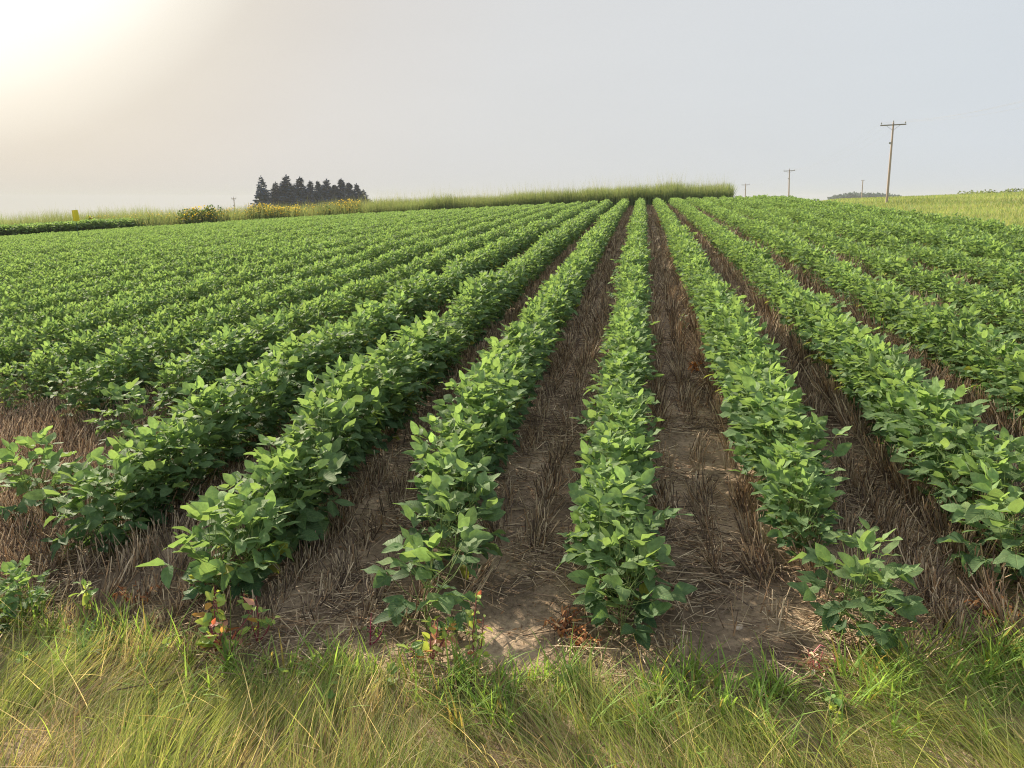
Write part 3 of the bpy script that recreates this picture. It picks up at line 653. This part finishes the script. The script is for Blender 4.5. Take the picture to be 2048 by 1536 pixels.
# ------------------------------------------------------------------ tall grass strip behind the field
def strip(n, xa, xb, ya, yb, hh, cols, wd, dr=.3, hmod=True):
    x = rng.uniform(xa, xb, n); y = rng.uniform(ya, yb, n)
    h = hh*(.80+.24*vnoise(x, y, 1.3, 51)+.22*(vnoise(x, y, .35, 52)-.5))*rng.uniform(.6, 1.12, n)*(1+.28*sstep((-x-26)/6))
    V, F, i = blades(np.stack([x, y, gz(x, y)], -1), rng.uniform(0, 2*pi, n), np.abs(rng.normal(0, .14, n)), rng.uniform(0, .5, n), h, rng.uniform(*wd, n), 3, face=rng.uniform(0, pi, n))
    V[:, 2] = V[:, 2] + 0; c = np.array(cols)[rng.integers(0, len(cols), n)]*rng.uniform(.75, 1.25, (n, 1))*(.8+.45*vnoise(x, y, 2.0, 53))[:, None]
    f = np.tile(np.repeat(np.linspace(0, 1, 4), 2), n)[:, None]; return V, F, c[i]*(1-dr*f)+np.array([.32, .35, .19])*dr*f
TG = [(.13, .20, .095), (.16, .24, .11), (.19, .26, .13), (.24, .28, .16)]
bag = Bag(); bag.add(*strip(46000, -14.6, 4.45, 41.6, 45.5, 1.16, TG, (.014, .035), .35)); bag.add(*strip(2600, -14.6, 4.45, 41.6, 45.5, 1.75, [(.25, .24, .12)], (.006, .012), .7))
ob = link('tall_grass', bag.mesh('tall_grass', M_far)); tag(ob, 'dense tall feathery grass strip closing the centre rows', 'tall grass', kind='stuff')
bag = Bag(); bag.add(*strip(42000, -62, -14.2, 43.5, 50, 1.35, TG+[(.17, .17, .09)], (.014, .035), .4)); bag.add(*strip(3000, -62, -14.2, 44.5, 52, 1.7, [(.26, .25, .13)], (.008, .014), .7))
ob = link('weedy_margin', bag.mesh('weedy_margin', M_far)); tag(ob, 'lower weedy grass margin left of the tall grass strip', 'weedy grass', kind='stuff')
# yellow flowers
bag = Bag(); n = 26000; x = rng.uniform(-56, -14.5, n); y = rng.uniform(43.6, 49.5, n)
pxa = np.degrees(np.arctan2(x, y))
def pxaz(px): v = pray(px, 420); return math.degrees(math.atan2(v[0], v[1]))
dens = np.zeros(n)
for (a, b, w) in [(495, 600, .9), (675, 722, .6), (380, 425, .35), (425, 495, .25), (150, 380, .2), (600, 675, .12)]:
    dens = np.maximum(dens, w*((pxa > pxaz(a)) & (pxa < pxaz(b))))
k = (rng.uniform(size=n) < dens*(.25+1.1*vnoise(x, y, .8, 61))); x, y = x[k], y[k]; n = len(x)
z = gz(x, y)+1.35*(.72+.4*vnoise(x, y, 1.3, 51))*rng.uniform(.5, .98, n)
for rot in (0, 1):
    a = rng.uniform(0, 2*pi, n); s = rng.uniform(.022, .04, n)
    V, F, uv, i = leaves(np.stack([x, y, z], -1)-np.stack([np.cos(a)*s, np.sin(a)*s, 0*s], -1), np.stack([np.cos(a), np.sin(a), 0*a], -1), np.stack([rng.normal(size=n)*.6, rng.normal(size=n)*.6, np.ones(n)], -1), 2*s, 2*s, 0*s+.1, 0*s, np.array([.3, .8, 1, 1, .8, .3]))
    c = np.array([[.78, .60, .10], [.82, .66, .16], [.66, .52, .12]])[rng.integers(0, 3, n)]; bag.add(V, F, c[i], uv)
Vp, Fp, ip_ = prisms(np.stack([x, y, gz(x, y)], -1), np.stack([x, y, z], -1), np.full(n, .006)); bag.add(Vp, Fp, np.tile([.09, .14, .05], (len(Vp), 1)))
ob = link('yellow_wildflowers', bag.mesh('yellow_wildflowers', M_far)); tag(ob, 'yellow flower heads massed in the weedy margin below the spruces', 'wildflowers', kind='stuff')
# dark leafy weeds at the foot of the margins
def bush(px, d, w, h, label, flower=0, c0=(.075, .13, .05), nm='bush'):
    x, y, z = atdist(px, d); root = link(nm, None, loc=(x, y, z)); tag(root, label, 'bush' if nm == 'bush' else 'shrub')
    n = int(900*w*h/1.2)+200; q = norm(rng.normal(size=(n, 3)))*rng.uniform(.35, 1, (n, 1))**.5
    lob = 1+.35*np.sin(q[:, 0]*4+q[:, 2]*3+px)
    B = np.stack([q[:, 0]*w/2*lob, q[:, 1]*w/2*lob, h*.5+q[:, 2]*h*.5*lob], -1); B[:, 2] = np.maximum(B[:, 2], .05)
    D = norm(q+rng.normal(size=(n, 3))*.6); sz = rng.uniform(.08, .16, n)*min(2.2, max(1, h/1.6))
    V, F, uv, i = leaves(B, D, np.tile([0, 0, 1.], (n, 1))+rng.normal(size=(n, 3))*.4, sz, sz*.6, 0*sz+.1, 0*sz+.1)
    c = np.array(c0)*rng.uniform(.6, 1.5, (n, 1)); link('foliage', mesh('foliage', V, F, M_far, {'col': c[i]}, uv), root)
    P = [np.array([[0, 0, 0], [rng.normal()*.1*w, rng.normal()*.1*w, h*.4], [rng.normal()*.25*w, rng.normal()*.25*w, h*.8]]) for _ in range(5)]
    Vt, Ft, it = tubes(P, [[.02, .014, .006]]*5, 5); link('stem', mesh('stem', Vt, Ft, M_stem, {'col': np.tile([.1, .09, .05], (len(Vt), 1))}), root)
    if flower:
        m = flower; q = norm(rng.normal(size=(m, 3))); q[:, 2] = np.abs(q[:, 2]); B = np.stack([q[:, 0]*w/2*1.1, q[:, 1]*w/2*1.1, h*.45+q[:, 2]*h*.62], -1); s = rng.uniform(.06, .1, m)
        V, F, uv, i = leaves(B, norm(rng.normal(size=(m, 3))*[1, 1, .3]), np.tile([0, 0, 1.], (m, 1))+rng.normal(size=(m, 3))*.5, s, s, 0*s+.1, 0*s, np.array([.3, .8, 1, 1, .8, .3]))
        link('flower_heads', mesh('flower_heads', V, F, M_far, {'col': np.tile([.75, .52, .05], (len(V), 1))}, uv), root)
bush(405, 51.5, 2.3, 1.35, 'dark leafy bush topped with yellow flowers left of the spruces', 160)
bush(176, 54, .5, 1.2, 'tall pale yellow flowering bush right of the yellow marker', 60, (.26, .34, .14))
bush(222, 54.0, .9, .9, 'dark green low bush in the margin, nearer the yellow marker', 0)
bush(350, 53.0, 1.0, .85, 'small dark low bush left of the yellow flowered bush', 8)
bush(520, 50.5, 1.5, .8, 'dark low bush under the densest yellow flowers', 10)
bush(560, 49.5, .9, .75, 'dark brownish low bush right of the one under the flowers', 0, (.07, .07, .04))
bush(660, 48.0, .9, .8, 'round dark green low bush below the right half of the spruces', 0)
#bush(1000, 42.2, .9, 1.1, 'leafy dark clump at the foot of the tall grass left of the centre rows', 0, (.05, .09, .03))

# hay on the right
bag = Bag(); n = 90000; t = 14+150*rng.uniform(size=n)**1.4; az = np.radians(rng.uniform(3, 30, n)); x = t*np.sin(az); y = t*np.cos(az); k = x > 7.3+np.maximum(y-30, 0)*.02; x, y, t = x[k], y[k], t[k]; n = len(x)
V, F, i = blades(np.stack([x, y, gz(x, y)-.02], -1), rng.uniform(0, 6.28, n), rng.uniform(0, .5, n), rng.uniform(0, .6, n), rng.uniform(.18, .42, n), .008+.0005*t, 2, face=rng.uniform(0, pi, n))
c = np.array([[.24, .32, .11], [.30, .35, .14], [.19, .28, .10], [.35, .36, .18]])[rng.integers(0, 4, n)]*(.75+.5*vnoise(x, y, 6, 71))[:, None]
bag.add(V, F, c[i]); ob = link('hay_grass', bag.mesh('hay_grass', M_far)); tag(ob, 'yellow green hay field grass rising beyond the right side rows', 'hay grass', kind='stuff')
# hedge line far right and woodlot
def wood(name, pxs, d, h, label, cat, c0, leafs, n, dep=8):
    bag = Bag()
    for px, hh in pxs:
        x, y, z = atdist(px, d+rng.uniform(-dep, dep)); w = max(1, hh)*(1.6 if d > 500 else .8)
        if d > 500: z = min(z, EYE-10); hh = EYE+hh-z
        q = norm(rng.normal(size=(n, 3)))*rng.uniform(.4, 1, (n, 1))**.5; B = np.stack([x+q[:, 0]*w, y+q[:, 1]*w, z+hh*.5+q[:, 2]*hh*.5], -1); s = rng.uniform(.7, 1.3, n)*leafs
        V, F, uv, i = leaves(B, norm(q+rng.normal(size=(n, 3))*.7), rng.normal(size=(n, 3))+[0, 0, 1], s, s*.7, 0*s+.2, 0*s); bag.add(V, F, (np.array(c0)*rng.uniform(.6, 1.4, (n, 1)))[i], uv)
    ob = link(name, bag.mesh(name, M_far)); tag(ob, label, cat, kind='stuff')
wood('distant_wood', [(1665+i*4.2+rng.uniform(-1, 1), 2.2+4.2*math.sin(pi*(i+1.5)/33)**.5+rng.uniform(-.9, .9)) for i in range(31)], 950, 15, 'hazy blue wood on the horizon behind the leaning utility pole', 'wood', (.06, .10, .13), 2.6, 300, 30)  # bluish foliage colour carries painted haze on top of the air volume
wood('hedgerow', [(1925+i*5+rng.uniform(-2, 2), rng.uniform(.3, .9)) for i in range(28)], 158, 1, 'low dark hedgerow on the skyline at the far right', 'hedge', (.20, .25, .13), .25, 40, 3)
bush(440, 170, 4.5, 3.2, 'distant rounded shrub on the skyline beside the small far pole', 0, (.05, .07, .04), 'shrub')

# ------------------------------------------------------------------ spruces
M_bark = simplemat('bark', (.06, .055, .05), (.09, .085, .08), 8, .9, .6)
def spruce(h, w, seed, open_=0.0):
    r = np.random.default_rng(seed); B, D, U, Ln, Wd = [], [], [], [], []
    z = h*.05; P, Rr = [np.array([[0, 0, 0], [0, 0, h*.5], [0, 0, h*.99]])], [[.17, .1, .015]]
    while z < h*.985:
        f = z/h; rad = w/2*(1-f)**.85*(1.0+.16*sin(z*2.1+seed)) + .12
        if f < .12: rad *= .8
        for b in range(9 if open_ < .5 else 7):
            a = r.uniform(0, 2*pi); rr = rad*r.uniform(.6, 1.15); e = np.array([cos(a)*rr, sin(a)*rr, z-rr*.10+r.normal()*.1 + .12*rr])
            m = max(3, int(rr/.22)); P.append(np.array([[0, 0, z], [e[0]*.5, e[1]*.5, z-rr*.1], e])); Rr.append([.035, .02, .006])
            for i in range(m):
                t = (i+1)/m
                for s in (-1, 1):
                    q = np.array([e[0]*t, e[1]*t, z+(e[2]-z)*t-.06]); aa = a+s*r.uniform(.5, 1.1)
                    B.append(q); D.append([cos(aa), sin(aa), r.normal(-.35, .25)]); U.append([r.normal()*.4, r.normal()*.4, 1]); Ln.append(r.uniform(.38, .72)*(1.3-.35*t)*(.25+.75*min(1, rad/1.6))); Wd.append(.42)
            B.append(e-[0, 0, .02]); D.append([cos(a), sin(a), .15]); U.append([0, 0, 1.]); Ln.append(.4); Wd.append(.2)
        z += r.uniform(.26, .36)*(1+open_*.9)*(1 if h > 8 else .8)
    for k in range(14):
        a = r.uniform(0, 6.28); B.append([0, 0, h*.93+k*.07]); D.append([cos(a)*.5, sin(a)*.5, 1]); U.append([0, 1, .2]); Ln.append(.3); Wd.append(.1)
    n = len(B); V, F, uv, i = leaves(np.array(B, float), np.array(D, float), np.array(U, float), np.array(Ln), np.array(Wd), np.full(n, .3), np.full(n, .15))
    c = np.array([.040, .072, .125])*r.uniform(.6, 1.5, (n, 1)); cr = mesh('crown', V, F, M_spruce, {'col': c[i]}, uv)  # needle colour pushed to blue: distance haze painted in
    Vt, Ft, it = tubes(P, Rr, 5); tr = mesh('trunk', Vt, Ft, M_bark, smooth=True); return cr, tr
SP = [spruce(12, 6.6, 1), spruce(12, 5.6, 2), spruce(12, 6.2, 3), spruce(12, 7.8, 4, .25)]
TR = [(525, 352, 3, 1.0, 'lone open branched spruce at the left end of the group'),
      (553, 364, 0, .9, 'short spruce just right of the gap after the lone one'), (575, 350, 0, 1.12, 'tallest dense spruce, second crown right of the gap'),
      (602, 354, 1, 1.05, 'pointed spruce right of the tallest one'), (622, 362, 2, .95, 'slim spruce in the left half of the grove, right of the pointed one'),
      (637, 361, 1, .75, 'narrow spire of a spruce left of the broad middle crown'), (655, 358, 0, 1.05, 'broad spruce in the middle of the grove'),
      (670, 369, 2, .85, 'low spruce filling the dip right of the broad middle crown'), (684, 357, 1, 1.0, 'ragged topped spruce with a tuft on its tip, right of the dip'),
      (699, 365, 2, .95, 'spruce second from the slope at the right end'), (714, 367, 0, .8, 'spruce with a bent top near the right end'), (727, 379, 3, .75, 'shortest spruce closing the right end of the grove'),
      (565, 372, 2, 1.0, 'low spruce partly hidden between the first two dense crowns'), (590, 368, 0, 1.0, 'low spruce hidden between the tallest and the pointed one'), (645, 372, 1, 1.0, 'low spruce half hidden left of the middle crown')]
for n_, (px, py, v, ws, lab) in enumerate(TR):
    d = 300+rng.uniform(-6, 6)+(12 if n_ > 11 else 0); x, y, z = atdist(px, d)
    # height so that the tip reaches py
    dep = CAMR(x, y)[1]; v0 = pray(px, py); top = EYE+v0[2]/math.hypot(v0[0], v0[1])*d; H = top-z
    root = link('spruce_tree', None, loc=(x, y, z)); s = H/12.1; root.scale = ((ws*1.95,)*2 if n_ else (1.35, 1.35)) + (s,); root.rotation_euler = (0, 0, rng.uniform(0, 6.28))
    link('crown', SP[v][0], root); link('trunk', SP[v][1], root); tag(root, lab, 'tree', 'dark spruces of the far grove')

# ------------------------------------------------------------------ utility poles
M_pole = simplemat('pole_wood', (.37, .27, .22), (.47, .37, .31), 3, .85, .4, stretch=(8, 8, .6))
M_arm = simplemat('arm_wood', (.20, .17, .15), (.28, .24, .21), 6, .85, .3)
M_ins = simplemat('insulator', (.28, .27, .28), (.34, .33, .33), 5, .3)
M_met = simplemat('metal', (.30, .31, .32), (.38, .38, .39), 5, .5, 0, .6)
def box(name, s, mat, parent, loc, rot=(0, 0, 0)):
    v = np.array([[x, y, z] for x in (-1, 1) for y in (-1, 1) for z in (-1, 1)], float)*np.array(s)/2
    c = .12*min(s); me = mesh(name, v, [[0, 1, 3, 2], [4, 6, 7, 5], [0, 4, 5, 1], [2, 3, 7, 6], [0, 2, 6, 4], [1, 5, 7, 3]], mat); o_ = link(name, me, parent, loc); o_.rotation_euler = rot
    b = o_.modifiers.new('bevel', 'BEVEL'); b.width = c; b.segments = 2; return o_
def lathe(name, prof, mat, parent, loc, sides=10):
    V, F, i = tubes([np.array([[0, 0, z] for z, r in prof])], [[r for z, r in prof]], sides); return link(name, mesh(name, V, F, mat, smooth=True), parent, loc)
ATT = []
def pole(px, d, py_top, lean_px, arm, label, rad=.15, zoff=0, armrot=None, base_py=None):
    x, y, z = atdist(px, d); v0 = pray(px+lean_px, py_top); kk = d/math.hypot(v0[0], v0[1]); top = np.array([v0[0]*kk, v0[1]*kk, EYE+v0[2]*kk]); H = top[2]-z
    root = link('utility_pole', None, loc=(x, y, z)); tag(root, label, 'utility pole', 'wooden utility poles on the right' if px > 1000 else None)
    dv = top-np.array([x, y, z])
    dv = dv/np.linalg.norm(dv)
    # tilt root
    import mathutils
    root.rotation_mode = 'QUATERNION'; q = mathutils.Vector((0, 0, 1)).rotation_difference(mathutils.Vector(tuple(dv)))
    ar = math.atan2(y, x)-pi/2 if armrot is None else armrot
    root.rotation_quaternion = q @ mathutils.Quaternion((0, 0, 1), ar)
    Hh = H/dv[2]
    lathe('shaft', [(-.5, rad), (0, rad), (Hh*.5, rad*.85), (Hh*.93, rad*.66), (Hh*.935, rad*.6)], M_pole, root, (0, 0, 0), 12)
    az_ = Hh*.93-.25
    box('crossarm', (arm, .10, .13), M_arm, root, (0, -rad*.75, az_))
    at = []
    for sx, zz in ((-.46*arm, az_+.06), (.46*arm, az_+.06), (0, Hh*.93)):
        i_ = lathe('insulator', [(0, .02), (.10, .02), (.11, .07), (.17, .09), (.22, .05), (.24, .055), (.28, .03), (.29, .001)], M_ins, root, (sx, -rad*.75 if sx else 0, zz)); at.append((sx, -rad*.75 if sx else 0, zz+.28))
    for s in (-1, 1):
        P = np.array([[s*arm*.28, -rad*.75-.06, az_-.03], [s*arm*.14, -rad*.75-.06, az_-.33], [0, -rad*.75-.04, az_-.62]]); V, F, i = tubes([P], [[.018]*3], 4); link('brace', mesh('brace', V, F, M_met), root)
    box('bracket', (.30, .16, .20), M_met, root, (-.16, 0, Hh*.60 + Hh*.1))
    bpy.context.view_layer.update(); ATT.append([np.array(root.matrix_world @ mathutils.Vector(a)) for a in at])
    return root
pole(1774, 107, 233, 14, 2.75, 'tall leaning utility pole with a wide crossarm, largest on the right', .145)
pole(1578, 200, 334, 1, 2.5, 'mid sized utility pole with crossarm rising behind the right rows', .17)
pole(1490.5, 285, 365, 1, 2.6, 'small utility pole nearest the end of the tall grass strip', .19)
bpy.context.view_layer.update()
pole(1723, 400, 357, 3, 1.4, 'small far utility pole in front of the hazy wood', .26)
pole(468, 210, 391, -1, 1.1, 'tiny far utility pole left of the spruce grove', .13)
# wires: from off-frame right over the main pole to the next ones
M_wire = simplemat('wire', (.3, .3, .31), (.35, .35, .36), 5, .9)
def wire(pts_, label, sag):
    P = []
    for a, b, s in zip(pts_[:-1], pts_[1:], sag):
        m = 26
        for j in range(m): t = j/m; q = a*(1-t)+b*t; q = q-np.array([0, 0, 4*s*t*(1-t)]); P.append(q)
    P.append(pts_[-1]); V, F, i = tubes([np.array(P)], [np.full(len(P), .005)], 4); ob = link('power_line', mesh('power_line', V, F, M_wire)); tag(ob, label, 'wire', 'power line wires')
prev = (ATT[0][2]-ATT[1][2])*[1, 1, 0]
for j, lab in enumerate(('thin overhead wire on the left ends of the crossarms', 'thin overhead wire on the right ends of the crossarms', 'thin overhead wire on top of the poles')):
    wire([ATT[0][j]+prev*.96+[0, 0, -.8], ATT[0][j], ATT[1][j], ATT[2][j]], lab, [1.9, 1.7, 1.6])

# ------------------------------------------------------------------ yellow marker
d = 33.5; x, y, z = atdist(150, d); root = link('marker_sign', None, loc=(x, y, z)); tag(root, 'yellow folded field marker card on a thin green stake at the left', 'marker')
root.rotation_euler = (0, radians(-3), math.atan2(y, x)-pi/2)
v0 = pray(143, 419); topz = EYE+v0[2]/math.hypot(v0[0], v0[1])*d - z; Hs = topz
lathe('stake', [(-.1, .011), (0, .011), (Hs*.7, .011), (Hs-.03, .010), (Hs-.025, .001)], simplemat('green_stake', (.03, .09, .05), (.05, .13, .07), 5, .5), root, (0, 0, 0), 8)
M_yel = simplemat('yellow_card', (.80, .66, .03), (.72, .60, .02), 3, .5)
box('sign_panel', (.14, .004, .40), M_yel, root, (.05, -.02, Hs-.215), (0, 0, .12)); box('side_panel', (.08, .004, .39), M_yel, root, (-.05, .02, Hs-.215), (0, 0, -.75))

# ------------------------------------------------------------------ hazy air
m, t, o = newmat('haze_air'); pv = nd(t, 'ShaderNodeVolumePrincipled'); pv.inputs['Density'].default_value = .00032; pv.inputs['Color'].default_value = (.58, .59, .64, 1); pv.inputs['Anisotropy'].default_value = 0
t.links.new(pv.outputs[0], o.inputs['Volume'])
hz = box('haze', (5300, 5300, 108), m, None, (0, 1200, -31)); hz.modifiers.clear(); tag(hz, 'thin summer haze veiling the far grove and wood', 'haze', kind='stuff')
print('points', len(pts), 'objects', len(bpy.data.objects))
